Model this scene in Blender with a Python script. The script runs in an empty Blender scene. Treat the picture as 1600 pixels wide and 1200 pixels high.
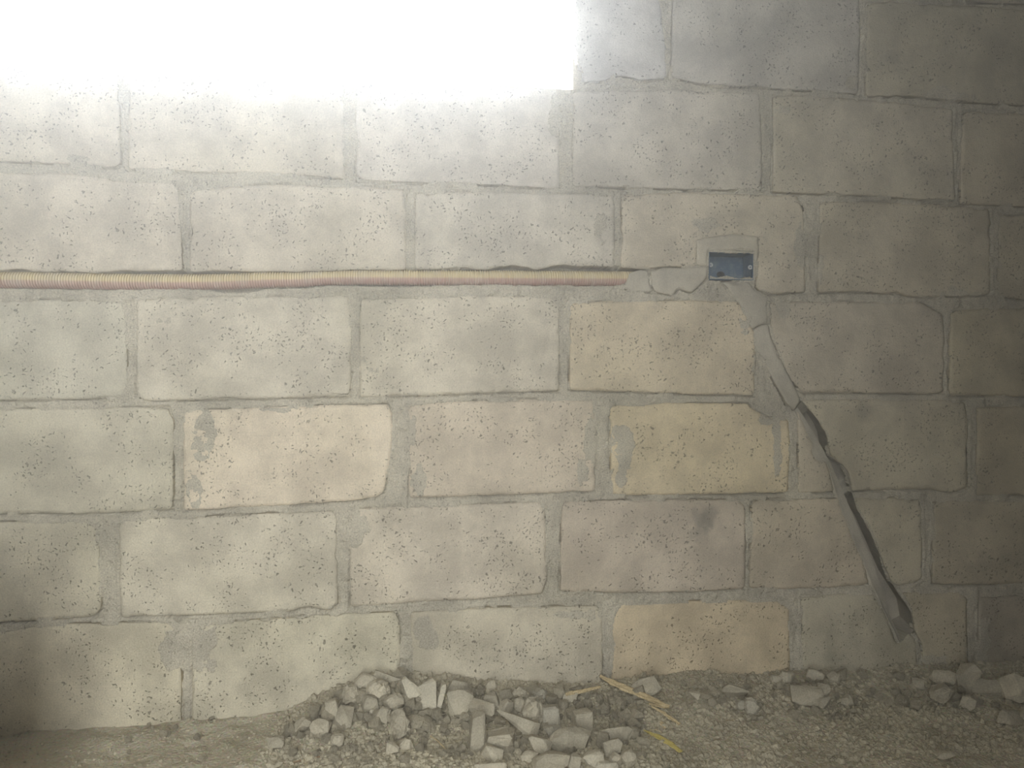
import bpy, bmesh, math, random
import numpy as np
from mathutils import Vector, Matrix
from mathutils.geometry import delaunay_2d_cdt

random.seed(7)
SC = bpy.context.scene
COL = SC.collection

# ------------------------------------------------------------------ camera
F_PX = 1200.0
CAM_D, CAM_H = 1.538, 0.626
YAW, PITCH = math.radians(8.0), math.radians(1.05)
cam_data = bpy.data.cameras.new('camera')
cam_data.sensor_width = 36.0
cam_data.lens = F_PX / 1600.0 * 36.0
cam_data.clip_start = 0.01
cam = bpy.data.objects.new('camera', cam_data)
COL.objects.link(cam)
cam.location = (0, -CAM_D, CAM_H)
cam.rotation_euler = (math.pi / 2 + PITCH, 0, -YAW)
SC.camera = cam

# ------------------------------------------------------------------ sky, daylight, exposure
SKY = 14.6
world = bpy.data.worlds.new('sky')
SC.world = world
world.use_nodes = True
bg = world.node_tree.nodes['Background']
bg.inputs['Color'].default_value = (0.915, 0.96, 1.0, 1)
bg.inputs['Strength'].default_value = SKY
SC.view_settings.view_transform = 'Standard'
SC.view_settings.look = 'None'
SC.view_settings.gamma = 1.0
SC.view_settings.exposure = 0.0
SC.view_settings.use_curve_mapping = False
SC.cycles.max_bounces = 8
SC.cycles.diffuse_bounces = 4
SC.cycles.volume_bounces = 1
SC.cycles.use_denoising = True
SC.cycles.adaptive_threshold = 0.02

# room extents (metres); the block wall is the plane y = 0, the room lies at y < 0
X_L, X_R, Y_F, Z_T = -1.75, 1.62, -1.78, 2.6
DOOR = (-0.64, 0.08, 2.05)            # doorway behind the camera: x0, x1, top
DOOR_T = 0.68                          # depth of its reveal
WIN = (-1.35, None, None, 1.85)       # window opening in the block wall: left, right, sill, top


def portal(name, loc, rot, sx, sy):
    d = bpy.data.lights.new(name, 'AREA')
    d.shape = 'RECTANGLE'
    d.size, d.size_y = sx, sy
    d.cycles.is_portal = True
    o = bpy.data.objects.new(name, d)
    COL.objects.link(o)
    o.location = loc
    o.rotation_euler = rot
    return o


# ------------------------------------------------------------------ pixel -> place
cR = Matrix.Rotation(-YAW, 3, 'Z') @ Matrix.Rotation(math.pi / 2 + PITCH, 3, 'X')
CR = np.array(cR)
CAMP = np.array([0, -CAM_D, CAM_H])


def ray(px, py):
    d = np.stack([(np.asarray(px, float) - 800) / F_PX, (600 - np.asarray(py, float)) / F_PX,
                  -np.ones_like(np.asarray(px, float))], -1)
    return d @ CR.T


def W(px, py, y=0.0):
    """point on the plane Y = y seen at a pixel -> (x, z)"""
    d = ray(px, py)
    t = (y + CAM_D) / d[..., 1]
    return CAMP[0] + d[..., 0] * t, CAMP[2] + d[..., 2] * t


def WP(pts, y=0.0):
    a = np.array(pts, float)
    x, z = W(a[:, 0], a[:, 1], y)
    return np.stack([x, z], -1)


# ------------------------------------------------------------------ noise
def _h(ix, iy, s):
    n = (ix.astype(np.int64) * 374761393 + iy.astype(np.int64) * 668265263 + s * 974711) & 0x7fffffff
    n = ((n ^ (n >> 13)) * 1274126177) & 0x7fffffff
    n = ((n ^ (n >> 15)) * 2246822519) & 0x7fffffff
    return ((n ^ (n >> 16)) & 0xffff) / 32767.5 - 1.0


def vn(x, y, s=0):
    x = np.asarray(x, float); y = np.asarray(y, float)
    ix, iy = np.floor(x), np.floor(y)
    fx, fy = x - ix, y - iy
    fx = fx * fx * fx * (fx * (fx * 6 - 15) + 10); fy = fy * fy * fy * (fy * (fy * 6 - 15) + 10)
    a, b = _h(ix, iy, s), _h(ix + 1, iy, s)
    c, d = _h(ix, iy + 1, s), _h(ix + 1, iy + 1, s)
    return (a + (b - a) * fx) * (1 - fy) + (c + (d - c) * fx) * fy


def fbm(x, y, s=0, o=4, g=0.5):
    r, a, t = 0, 1.0, 0
    for k in range(o):
        r = r + a * vn(x * 2 ** k + 7.3 * k, y * 2 ** k - 3.1 * k, s + k)
        t += a; a *= g
    return r / t


def sst(a, b, x):
    t = np.clip((x - a) / (b - a), 0, 1)
    return t * t * (3 - 2 * t)


# ------------------------------------------------------------------ objects and labels
def link(name, me, mat=None, parent=None):
    o = bpy.data.objects.new(name, me)
    COL.objects.link(o)
    if mat is not None:
        if me.materials:
            me.materials[0] = mat
        else:
            me.materials.append(mat)
    if parent is not None:
        o.parent = parent
    return o


def tag(o, label=None, cat=None, group=None, kind=None):
    if label: o['label'] = label
    if cat: o['category'] = cat
    if group: o['group'] = group
    if kind: o['kind'] = kind
    return o


def empty(name, loc=(0, 0, 0)):
    o = bpy.data.objects.new(name, None)
    COL.objects.link(o)
    o.location = loc
    o.empty_display_size = 0.02
    return o


def mesh(name, verts, faces, smooth=False):
    me = bpy.data.meshes.new(name)
    me.from_pydata([tuple(v) for v in verts], [], [tuple(f) for f in faces])
    if smooth:
        me.polygons.foreach_set('use_smooth', [True] * len(me.polygons))
    me.update()
    return me


def quads_mesh(name, V, Q, smooth=True):
    me = bpy.data.meshes.new(name)
    V = np.asarray(V, np.float32); Q = np.asarray(Q, np.int32)
    me.vertices.add(len(V)); me.vertices.foreach_set('co', V.ravel())
    k = Q.shape[1]
    me.loops.add(Q.size); me.loops.foreach_set('vertex_index', Q.ravel())
    me.polygons.add(len(Q))
    me.polygons.foreach_set('loop_start', np.arange(0, Q.size, k, dtype=np.int32))
    me.polygons.foreach_set('loop_total', np.full(len(Q), k, np.int32))
    me.polygons.foreach_set('use_smooth', np.full(len(Q), smooth))
    me.update(calc_edges=True); me.validate()
    return me


def boxes_mesh(name, boxes):
    V, Fc = [], []
    for (x0, x1, y0, y1, z0, z1) in boxes:
        b = len(V)
        V += [(x0, y0, z0), (x1, y0, z0), (x1, y1, z0), (x0, y1, z0), (x0, y0, z1), (x1, y0, z1), (x1, y1, z1), (x0, y1, z1)]
        Fc += [[b + i for i in f] for f in ((0, 3, 2, 1), (4, 5, 6, 7), (0, 1, 5, 4), (1, 2, 6, 5), (2, 3, 7, 6), (3, 0, 4, 7))]
    return mesh(name, V, Fc)


# ------------------------------------------------------------------ materials
def new_mat(name, rough=0.95):
    m = bpy.data.materials.new(name)
    m.use_nodes = True
    nt = m.node_tree
    b = nt.nodes['Principled BSDF']
    b.inputs['Roughness'].default_value = rough
    b.inputs['Specular IOR Level'].default_value = 0.15
    return m, nt, b


class N:
    """small node helper"""
    def __init__(s, nt): s.nt = nt; s.dim = '3D'
    def n(s, t, **k):
        x = s.nt.nodes.new(t)
        for a, v in k.items(): setattr(x, a, v)
        return x
    def l(s, a, b): s.nt.links.new(a, b)
    def put(s, sock, v):
        if isinstance(v, bpy.types.NodeSocket): s.l(v, sock)
        else: sock.default_value = v
    def co(s): return s.n('ShaderNodeTexCoord').outputs['Object']
    def noise(s, vec, scale, detail=4, rough=0.55, dist=0.0):
        x = s.n('ShaderNodeTexNoise', noise_dimensions=s.dim)
        s.l(vec, x.inputs['Vector'])
        x.inputs['Scale'].default_value = scale; x.inputs['Detail'].default_value = detail
        x.inputs['Roughness'].default_value = rough; x.inputs['Distortion'].default_value = dist
        return x
    def voro(s, vec, scale):
        x = s.n('ShaderNodeTexVoronoi', voronoi_dimensions=s.dim); s.l(vec, x.inputs['Vector']); x.inputs['Scale'].default_value = scale
        return x
    def rng(s, v, a, b, c=0.0, d=1.0, smooth=True):
        x = s.n('ShaderNodeMapRange'); x.interpolation_type = 'SMOOTHSTEP' if smooth else 'LINEAR'
        s.l(v, x.inputs[0])
        for i, q in enumerate((a, b, c, d)): x.inputs[1 + i].default_value = q
        return x.outputs[0]
    def math(s, op, a, b=0.0, c=None):
        x = s.n('ShaderNodeMath', operation=op)
        s.put(x.inputs[0], a); s.put(x.inputs[1], b)
        if c is not None: s.put(x.inputs[2], c)
        return x.outputs[0]
    def mix(s, f, a, b, mode='MIX'):
        x = s.n('ShaderNodeMix', data_type='RGBA', blend_type=mode)
        s.put(x.inputs[0], f); s.put(x.inputs[6], a); s.put(x.inputs[7], b)
        return x.outputs[2]
    def scale3(s, vec, v):
        x = s.n('ShaderNodeMapping'); s.l(vec, x.inputs[0]); x.inputs['Scale'].default_value = v
        return x.outputs[0]
    def addv(s, a, b, k):
        x = s.n('ShaderNodeVectorMath', operation='MULTIPLY_ADD')
        s.l(b, x.inputs[0]); x.inputs[1].default_value = (k, k, k); s.l(a, x.inputs[2])
        return x.outputs[0]
    def bump(s, h, dist, strength, nrm=None):
        x = s.n('ShaderNodeBump'); s.l(h, x.inputs['Height'])
        x.inputs['Distance'].default_value = dist; x.inputs['Strength'].default_value = strength
        if nrm is not None: s.l(nrm, x.inputs['Normal'])
        return x.outputs[0]


def concrete(name, tint=None, pores=1.0, grain=1.0, stain=False, flat=True):
    """cast concrete: sandy grain, cloudy tone, small open pores; flat = evaluated in the plane of the wall"""
    m, nt, b = new_mat(name)
    k = N(nt); co = k.co()
    if flat:
        sp = k.n('ShaderNodeSeparateXYZ'); k.l(co, sp.inputs[0])
        cb = k.n('ShaderNodeCombineXYZ'); k.l(sp.outputs[0], cb.inputs[0]); k.l(sp.outputs[2], cb.inputs[1])
        co = cb.outputs[0]
        k.dim = '2D'
    if tint is None:
        base = k.n('ShaderNodeObjectInfo').outputs['Color']
    else:
        base = k.n('ShaderNodeRGB'); base.outputs[0].default_value = (*tint, 1); base = base.outputs[0]
    cl = k.noise(co, 9, 4, 0.65)
    t = k.rng(cl.outputs['Fac'], 0.28, 0.72, 0.80, 1.14)
    vm = k.n('ShaderNodeVectorMath', operation='SCALE'); k.l(base, vm.inputs[0]); k.l(t, vm.inputs['Scale'])
    c = vm.outputs[0]
    hue = k.rng(k.noise(co, 3.1, 1).outputs['Fac'], 0.4, 0.75, 0, 0.5)
    c = k.mix(hue, c, k.mix(1.0, c, (0.93, 0.935, 0.89, 1), 'MULTIPLY'))
    gr = k.noise(co, 330, 2, 0.7)
    gv = k.rng(gr.outputs['Fac'], 0.25, 0.75, 1 - 0.13 * grain, 1 + 0.13 * grain, False)
    vm = k.n('ShaderNodeVectorMath', operation='SCALE'); k.l(c, vm.inputs[0]); k.l(gv, vm.inputs['Scale'])
    c = vm.outputs[0]
    if stain:
        at = k.n('ShaderNodeAttribute', attribute_name='stain')
        c = k.mix(at.outputs['Fac'], c, (0.125, 0.118, 0.10, 1))
    h = k.math('MULTIPLY', gr.outputs['Fac'], 0.5 * grain)
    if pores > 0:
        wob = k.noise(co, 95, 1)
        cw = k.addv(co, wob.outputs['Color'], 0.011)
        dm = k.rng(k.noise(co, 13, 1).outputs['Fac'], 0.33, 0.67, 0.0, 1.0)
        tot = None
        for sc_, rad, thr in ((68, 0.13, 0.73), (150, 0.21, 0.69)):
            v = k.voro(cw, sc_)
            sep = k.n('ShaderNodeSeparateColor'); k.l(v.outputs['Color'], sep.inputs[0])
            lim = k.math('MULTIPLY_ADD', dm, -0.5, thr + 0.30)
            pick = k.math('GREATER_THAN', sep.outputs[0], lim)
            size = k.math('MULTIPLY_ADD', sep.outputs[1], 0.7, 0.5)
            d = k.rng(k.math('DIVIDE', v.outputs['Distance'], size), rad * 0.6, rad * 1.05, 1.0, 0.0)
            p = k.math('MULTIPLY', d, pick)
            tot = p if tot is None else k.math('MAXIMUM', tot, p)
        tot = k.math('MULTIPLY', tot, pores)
        c = k.mix(k.math('MULTIPLY', tot, 0.72), c, k.mix(1.0, c, (0.30, 0.29, 0.28, 1), 'MULTIPLY'))  # pore shade put into the colour with the dirt, since bump casts none
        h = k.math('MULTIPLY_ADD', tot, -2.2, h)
    med = k.noise(co, 70, 2, 0.6)
    h = k.math('MULTIPLY_ADD', med.outputs['Fac'], 0.8, h)
    k.l(k.bump(h, 0.0022, 0.75), b.inputs['Normal'])
    k.l(c, b.inputs['Base Color'])
    return m


MORTAR_T = (0.428, 0.383, 0.295)
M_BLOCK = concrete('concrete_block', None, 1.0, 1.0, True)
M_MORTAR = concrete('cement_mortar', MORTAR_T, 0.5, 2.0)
M_PATCH = concrete('smooth_mortar', None, 0.0, 0.8)
M_STONE = concrete('broken_concrete', None, 0.0, 1.6, flat=False)
M_ROOM, _, _b = new_mat('room_concrete')
_b.inputs['Base Color'].default_value = (0.125, 0.114, 0.096, 1)


def ground_material():
    m, nt, b = new_mat('dusty_earth')
    k = N(nt); co = k.co()
    n1 = k.noise(co, 9, 5, 0.6); n2 = k.noise(co, 160, 4, 0.7); v = k.voro(co, 170)
    c = k.mix(k.rng(n1.outputs['Fac'], 0.35, 0.65), (0.385, 0.338, 0.235, 1), (0.46, 0.41, 0.30, 1))
    c = k.mix(0.35, c, k.mix(1.0, c, n2.outputs['Color'], 'OVERLAY'))
    k.l(c, b.inputs['Base Color'])
    h = k.math('ADD', k.math('MULTIPLY', v.outputs['Distance'], -0.9), n2.outputs['Fac'])
    k.l(k.bump(h, 0.003, 0.8), b.inputs['Normal'])
    return m


M_GROUND = ground_material()


def wood_material(name, a, bcol, axis_scale=(400, 400, 14)):
    m, nt, b = new_mat(name, 0.8)
    k = N(nt); co = k.co()
    n1 = k.noise(k.scale3(co, axis_scale), 1.0, 4, 0.6)
    c = k.mix(k.rng(n1.outputs['Fac'], 0.3, 0.7), (*a, 1), (*bcol, 1))
    k.l(c, b.inputs['Base Color'])
    k.l(k.bump(n1.outputs['Fac'], 0.001, 0.6), b.inputs['Normal'])
    return m


M_WOOD = wood_material('pale_split_wood', (0.42, 0.32, 0.17), (0.60, 0.48, 0.28))
M_STRAW = wood_material('yellow_straw', (0.45, 0.36, 0.10), (0.56, 0.46, 0.16))
M_TWIG = wood_material('brown_twig', (0.20, 0.13, 0.07), (0.28, 0.19, 0.11))

# ------------------------------------------------------------------ the block wall: outlines in the photograph's frame
G0 = (0.50, 0.462, 0.385)
BLOCKS = [  # tints darken modestly towards the right, holding some of the light's fall-off
    # row above the frame and right of the window
    ([(898, -160), (1190, -160), (1190, -18), (1050, -20), (898, -22)], (0.46, 0.44, 0.40)),
    ([(1208, -160), (1500, -160), (1500, -4), (1208, -16)], (0.43, 0.40, 0.34)),
    ([(1512, -160), (1800, -160), (1800, 14), (1512, 2)], (0.40, 0.37, 0.30)),
    ([(898, -10), (1030, -8), (1033, 14), (1040, 60), (1043, 122), (1000, 126), (985, 119), (962, 118), (945, 125), (912, 129), (909, 112), (902, 96), (898, 84)], (0.46, 0.45, 0.43)),
    ([(1052, -6), (1343, -4), (1345, 60), (1341, 146), (1262, 141), (1180, 136), (1120, 134), (1049, 121), (1051, 70)], (0.43, 0.41, 0.365)),
    ([(1354, 5), (1400, 3), (1650, 16), (1650, 170), (1600, 164), (1500, 158), (1420, 150), (1354, 150), (1353, 70)], (0.415, 0.385, 0.30)),
    # second row (under the window)
    ([(-170, 82), (-60, 86), (186, 100), (188, 256), (180, 262), (60, 253), (-170, 245)], G0),
    ([(200, 101), (537, 121), (538, 278), (455, 273), (330, 268), (200, 264)], G0),
    ([(557, 122), (873, 139), (874, 294), (760, 288), (640, 284), (557, 281)], (0.50, 0.47, 0.41)),
    ([(896, 143), (1050, 140), (1189, 146), (1191, 297), (1085, 295), (1000, 293), (895, 291)], (0.47, 0.44, 0.375)),
    ([(1208, 150), (1260, 149), (1400, 160), (1489, 171), (1492, 312), (1446, 311), (1350, 305), (1208, 299)], (0.45, 0.415, 0.33)),
    ([(1505, 180), (1512, 174), (1620, 177), (1800, 190), (1800, 336), (1620, 323), (1501, 318)], (0.44, 0.40, 0.31)),
    # third row (slot for the conduit along its bottom)
    ([(-170, 260), (0, 268), (130, 272), (190, 281), (274, 285), (281, 300), (284, 422), (200, 424), (150, 425), (-60, 423), (-170, 423)], G0),
    ([(297, 298), (312, 296), (420, 288), (528, 290), (632, 295), (634, 340), (635, 421), (560, 421), (480, 424), (420, 423), (297, 424)], G0),
    ([(649, 303), (700, 299), (800, 301), (957, 304), (961, 320), (960, 418), (930, 415), (905, 416), (880, 413), (868, 414), (845, 420), (835, 422), (825, 417), (800, 415), (775, 417), (762, 421), (745, 421), (730, 417), (715, 418), (649, 421)], (0.495, 0.465, 0.395)),
    ([(972, 303), (1100, 300), (1246, 305), (1257, 325), (1260, 456), (1230, 457), (1204, 460), (1190, 455), (1182, 450), (1182, 440), (1184, 396), (1183, 372), (1150, 369), (1116, 372), (1091, 377), (1090, 417), (1064, 416), (1040, 415), (1016, 420), (985, 419), (971, 418)], (0.49, 0.445, 0.355)),
    ([(1282, 316), (1340, 314), (1446, 318), (1546, 326), (1549, 350), (1548, 458), (1530, 462), (1460, 464), (1415, 462), (1400, 455), (1385, 458), (1345, 455), (1300, 456), (1279, 457)], (0.445, 0.405, 0.315)),
    ([(1560, 330), (1575, 338), (1620, 334), (1830, 346), (1830, 478), (1620, 470), (1560, 463)], (0.41, 0.375, 0.29)),
    # fourth row
    ([(-170, 470), (0, 469), (150, 468), (192, 470), (198, 500), (198, 606), (190, 621), (100, 623), (0, 625), (-170, 630)], (0.475, 0.455, 0.375)),
    ([(214, 470), (300, 464), (470, 463), (544, 464), (549, 500), (547, 618), (460, 621), (330, 624), (214, 626)], (0.51, 0.478, 0.395)),
    ([(563, 468), (700, 463), (860, 464), (874, 476), (874, 610), (800, 612), (700, 616), (563, 620)], (0.51, 0.475, 0.39)),
    ([(891, 474), (960, 470), (1080, 470), (1148, 470), (1155, 474), (1166, 494), (1178, 518), (1182, 549), (1178, 617), (1100, 616), (1000, 612), (890, 609)], (0.53, 0.468, 0.35)),
    ([(1203, 472), (1300, 471), (1440, 473), (1462, 486), (1473, 492), (1477, 530), (1475, 613), (1440, 615), (1330, 613), (1252, 612), (1233, 588), (1221, 561), (1209, 530), (1202, 505)], (0.445, 0.405, 0.325)),
    ([(1486, 490), (1500, 482), (1620, 480), (1830, 488), (1830, 628), (1620, 620), (1484, 617)], (0.42, 0.38, 0.28)),
    # fifth row
    ([(-170, 642), (0, 640), (140, 637), (264, 636), (271, 660), (269, 796), (200, 799), (120, 803), (60, 801), (-170, 810)], (0.475, 0.448, 0.36)),
    ([(286, 642), (400, 638), (520, 633), (606, 632), (615, 650), (612, 700), (604, 745), (600, 768), (588, 776), (570, 780), (440, 789), (288, 797)], (0.60, 0.535, 0.425)),
    ([(637, 634), (700, 628), (820, 624), (928, 624), (931, 700), (929, 767), (830, 771), (720, 775), (640, 778)], (0.525, 0.468, 0.375)),
    ([(953, 634), (1040, 630), (1168, 630), (1176, 640), (1206, 655), (1232, 655), (1235, 700), (1231, 769), (1100, 772), (955, 774)], (0.57, 0.495, 0.345)),
    ([(1247, 642), (1256, 664), (1263, 680), (1271, 696), (1268, 706), (1274, 718), (1290, 722), (1296, 738), (1305, 768), (1248, 770)], (0.46, 0.415, 0.325)),
    ([(1254, 626), (1300, 624), (1450, 623), (1508, 628), (1514, 660), (1513, 760), (1490, 770), (1450, 764), (1400, 764), (1332, 767), (1332, 757), (1325, 735), (1316, 725), (1299, 712), (1292, 677), (1273, 648)], (0.435, 0.40, 0.31)),
    ([(1527, 637), (1620, 634), (1830, 636), (1830, 770), (1620, 773), (1526, 774)], (0.42, 0.375, 0.28)),
    # sixth row
    ([(-170, 822), (0, 816), (140, 815), (152, 826), (156, 880), (158, 950), (148, 962), (60, 969), (0, 973), (-170, 985)], (0.48, 0.45, 0.355)),
    ([(186, 822), (194, 812), (330, 807), (520, 799), (526, 810), (527, 944), (515, 953), (500, 951), (487, 946), (470, 949), (458, 955), (330, 960), (188, 963)], (0.495, 0.462, 0.375)),
    ([(546, 806), (560, 795), (700, 789), (846, 785), (852, 800), (855, 905), (848, 928), (740, 936), (600, 944), (548, 948)], (0.515, 0.47, 0.385)),
    ([(878, 800), (882, 785), (1000, 781), (1155, 781), (1165, 792), (1166, 860), (1164, 919), (1080, 925), (960, 926), (876, 924)], (0.47, 0.418, 0.34)),
    ([(1175, 786), (1190, 781), (1312, 779), (1318, 800), (1331, 836), (1348, 874), (1360, 912), (1300, 918), (1200, 921), (1172, 920)], (0.455, 0.405, 0.315)),
    ([(1336, 779), (1400, 777), (1436, 780), (1442, 800), (1441, 905), (1430, 912), (1405, 914), (1394, 908), (1375, 864), (1358, 822), (1340, 796)], (0.43, 0.395, 0.30)),
    ([(1459, 786), (1480, 781), (1620, 783), (1830, 780), (1830, 905), (1620, 911), (1500, 914), (1458, 912)], (0.415, 0.375, 0.285)),
    # lowest row, standing in the rubble
    ([(-170, 998), (0, 990), (70, 977), (180, 974), (262, 972), (282, 985), (283, 1120), (282, 1165), (-170, 1185)], (0.485, 0.45, 0.35)),
    ([(300, 984), (330, 974), (450, 966), (525, 959), (619, 958), (625, 975), (625, 1140), (300, 1160)], (0.475, 0.445, 0.35)),
    ([(642, 957), (750, 951), (870, 948), (934, 946), (941, 965), (942, 1125), (642, 1140)], (0.47, 0.435, 0.345)),
    ([(956, 975), (970, 944), (1080, 940), (1215, 938), (1234, 950), (1235, 1105), (955, 1120)], (0.52, 0.445, 0.315)),
    ([(1253, 932), (1300, 929), (1365, 928), (1382, 957), (1404, 1005), (1412, 1001), (1420, 988), (1432, 1000), (1440, 1090), (1252, 1105)], (0.42, 0.392, 0.305)),
    ([(1410, 926), (1500, 925), (1511, 935), (1513, 1085), (1448, 1090), (1440, 1006), (1430, 984), (1424, 955)], (0.42, 0.38, 0.285)),
    ([(1530, 934), (1620, 930), (1830, 925), (1830, 1055), (1530, 1082)], (0.36, 0.325, 0.26)),
]
PATCHES = [
    [(974, 449), (984, 427), (1000, 422), (1013, 424), (1016, 448), (1019, 456), (990, 458)],
    [(1017, 424), (1040, 418), (1064, 419), (1086, 418), (1105, 418), (1105, 434), (1097, 442), (1080, 457), (1062, 451), (1052, 461), (1022, 456), (1018, 446)],
    [(1088, 374), (1115, 369), (1150, 366), (1185, 369), (1186, 396), (1181, 439), (1178, 439), (1178, 391), (1106, 391), (1106, 416), (1088, 416)],
    [(1128, 441), (1170, 442), (1179, 453), (1200, 464), (1199, 504), (1188, 507), (1175, 514), (1162, 491), (1152, 470)],
    [(1176, 517), (1189, 509), (1200, 507), (1207, 530), (1219, 561), (1231, 586), (1244, 610), (1251, 626), (1246, 634), (1240, 641), (1229, 631), (1211, 600), (1194, 568), (1181, 547)],
]
# the open chase cut down from the patch: left edge, inner line, right edge
CH_L = [(1240, 642), (1248, 655), (1257, 670), (1269, 690), (1269, 708), (1275, 719), (1292, 723), (1299, 745), (1306, 768), (1316, 801), (1330, 834), (1348, 873), (1362, 912), (1383, 957), (1406, 1005)]
CH_M = [(1246, 636), (1254, 648), (1264, 665), (1276, 684), (1284, 698), (1291, 712), (1299, 726), (1306, 742), (1317, 768), (1331, 800), (1344, 832), (1362, 874), (1376, 914), (1390, 960), (1408, 1000)]
CH_R = [(1252, 626), (1264, 640), (1274, 650), (1286, 668), (1292, 682), (1297, 712), (1315, 726), (1325, 740), (1330, 768), (1340, 798), (1356, 824), (1374, 866), (1393, 910), (1423, 957), (1428, 986)]
SLOT = [(-260, 419), (0, 421), (200, 421), (430, 422), (560, 420), (700, 419), (760, 417), (800, 412), (850, 416), (880, 411), (960, 415), (1000, 419), (1018, 421), (1010, 428), (985, 440), (960, 446), (900, 446), (880, 444), (840, 446), (770, 444), (700, 445), (650, 447), (560, 446), (500, 446), (480, 449), (420, 450), (395, 456), (350, 457), (325, 452), (280, 450), (240, 451), (170, 452), (100, 451), (0, 450), (-260, 450)]
BOX = [(1108, 394), (1176, 394), (1176, 438), (1108, 437)]
# thin skins of mortar wiped over the block faces: centre, half-widths
SMEARS = [(318, 690, 22, 42), (305, 760, 18, 35), (325, 660, 14, 20), (972, 700, 24, 40), (968, 745, 12, 25), (1195, 628, 30, 26), (1190, 590, 16, 50), (1200, 650, 20, 14),
          (655, 745, 12, 28), (645, 680, 8, 40), (925, 690, 14, 60), (912, 740, 14, 24), (228, 540, 12, 50), (585, 560, 18, 40), (560, 830, 26, 36), (310, 1015, 30, 45), (270, 1010, 26, 40), (330, 1000, 12, 22),
          (665, 985, 22, 24), (668, 1005, 16, 14), (950, 1010, 12, 40), (1245, 1010, 14, 40), (440, 640, 34, 6), (1280, 420, 10, 30), (1530, 1000, 30, 40), (1500, 460, 40, 14), (1330, 130, 14, 22), (1480, 150, 50, 14),
          (1220, 170, 26, 14), (1165, 500, 10, 30), (870, 180, 14, 50), (1250, 380, 12, 40), (520, 955, 14, 8), (250, 500, 20, 22), (905, 960, 50, 10), (1460, 1040, 30, 24), (125, 250, 30, 12), (1225, 480, 16, 24), (940, 360, 14, 30), (1100, 350, 40, 12), (1215, 700, 12, 50)]
# soot and damp marks on single blocks: centre, radii, strength
STAINS = [(1100, 812, 24, 26, 0.62), (1090, 832, 16, 14, 0.5), (1112, 800, 14, 16, 0.5), (1350, 642, 16, 22, 0.3), (85, 720, 26, 26, 0.16), (1190, 60, 90, 60, 0.10), (1390, 90, 24, 14, 0.22), (1450, 150, 70, 12, 0.25), (590, 815, 30, 30, 0.14), (1130, 340, 60, 20, 0.1)]

ZG = -0.02
# wall coordinates
BW = [WP(p) for p, _ in BLOCKS]
PW = [WP(p) for p in PATCHES]
SLOTW, BOXW = WP(SLOT), WP(BOX)
CHW = np.concatenate([WP(CH_L), WP(CH_R)[::-1]])
SILL_Z = float(np.mean([W(60, 92)[1], W(500, 119)[1], W(860, 138)[1]]))
JAMB_X = float(W(898, 40)[0])


def inside(P, poly):
    x, y = P[..., 0], P[..., 1]
    r = np.zeros(x.shape, bool)
    n = len(poly)
    for i in range(n):
        x0, y0 = poly[i]; x1, y1 = poly[(i + 1) % n]
        c = ((y0 > y) != (y1 > y))
        with np.errstate(divide='ignore', invalid='ignore'):
            xi = (x1 - x0) * (y - y0) / (y1 - y0 + 1e-15) + x0
        r ^= c & (x < xi)
    return r


def seg_dist(P, poly):
    d = np.full(P.shape[:-1], 1e9)
    n = len(poly)
    for i in range(n):
        a = poly[i]; b = poly[(i + 1) % n]
        ab = b - a; L = ab @ ab + 1e-15
        t = np.clip(((P - a) @ ab) / L, 0, 1)
        q = P - (a + t[..., None] * ab)
        d = np.minimum(d, np.hypot(q[..., 0], q[..., 1]))
    return d


# ------------------------------------------------------------------ room shell
def shell():
    w = tag(link('wall_left', boxes_mesh('wall_left', [(X_L - 0.2, X_L, Y_F, 0.2, -0.1, Z_T)]), M_ROOM), 'bare concrete side wall beside the window', kind='structure')
    w = tag(link('wall_right', boxes_mesh('wall_right', [(X_R, X_R + 0.2, Y_F, 0.2, -0.1, Z_T)]), M_ROOM), 'bare concrete side wall beyond the chase', kind='structure')
    x0, x1, zt = DOOR
    tag(link('wall_front', boxes_mesh('wall_front', [(X_L - 0.2, x0, Y_F - DOOR_T, Y_F, -0.1, Z_T), (x1, X_R + 0.2, Y_F - DOOR_T, Y_F, -0.1, Z_T), (x0, x1, Y_F - DOOR_T, Y_F, zt, Z_T)]), M_ROOM), 'bare concrete wall with the doorway behind the viewer', kind='structure')
    tag(link('ceiling', boxes_mesh('ceiling', [(X_L - 0.2, X_R + 0.2, Y_F - DOOR_T, 0.2, Z_T, Z_T + 0.15)]), M_ROOM), 'bare concrete ceiling slab', kind='structure')
    # core of the block wall, behind the faces of the blocks, with the window opening
    zs = SILL_Z - 0.001
    zmid = float(W(600, 300)[1])
    xl, xr = X_L - 0.2, X_R + 0.2
    core = boxes_mesh('wall_back', [
        (xl, xr, 0.11, 0.20, -0.1, zmid),
        (xl, xr, 0.0, 0.20, -0.14, -0.04),
        (xl, JAMB_X + 0.001, 0.02, 0.20, zmid, zs),
        (JAMB_X + 0.001, xr, 0.02, 0.20, zmid, Z_T),
        (xl, WIN[0], 0.0, 0.20, zs, Z_T),
        (WIN[0], JAMB_X + 0.001, 0.0, 0.20, WIN[3], Z_T)])
    wall = link('wall_back', core, M_MORTAR)
    tag(wall, 'wall of large pale concrete blocks with a bright unglazed window opening', kind='structure')
    return wall


WALL = shell()
portal('window_portal', ((WIN[0] + JAMB_X) / 2, 0.21, (SILL_Z + WIN[3]) / 2), (-math.pi / 2, 0, 0), JAMB_X - WIN[0], WIN[3] - SILL_Z)
portal('door_portal', ((DOOR[0] + DOOR[1]) / 2, Y_F - DOOR_T - 0.01, DOOR[2] / 2), (math.pi / 2, 0, 0), DOOR[1] - DOOR[0], DOOR[2])


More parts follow.
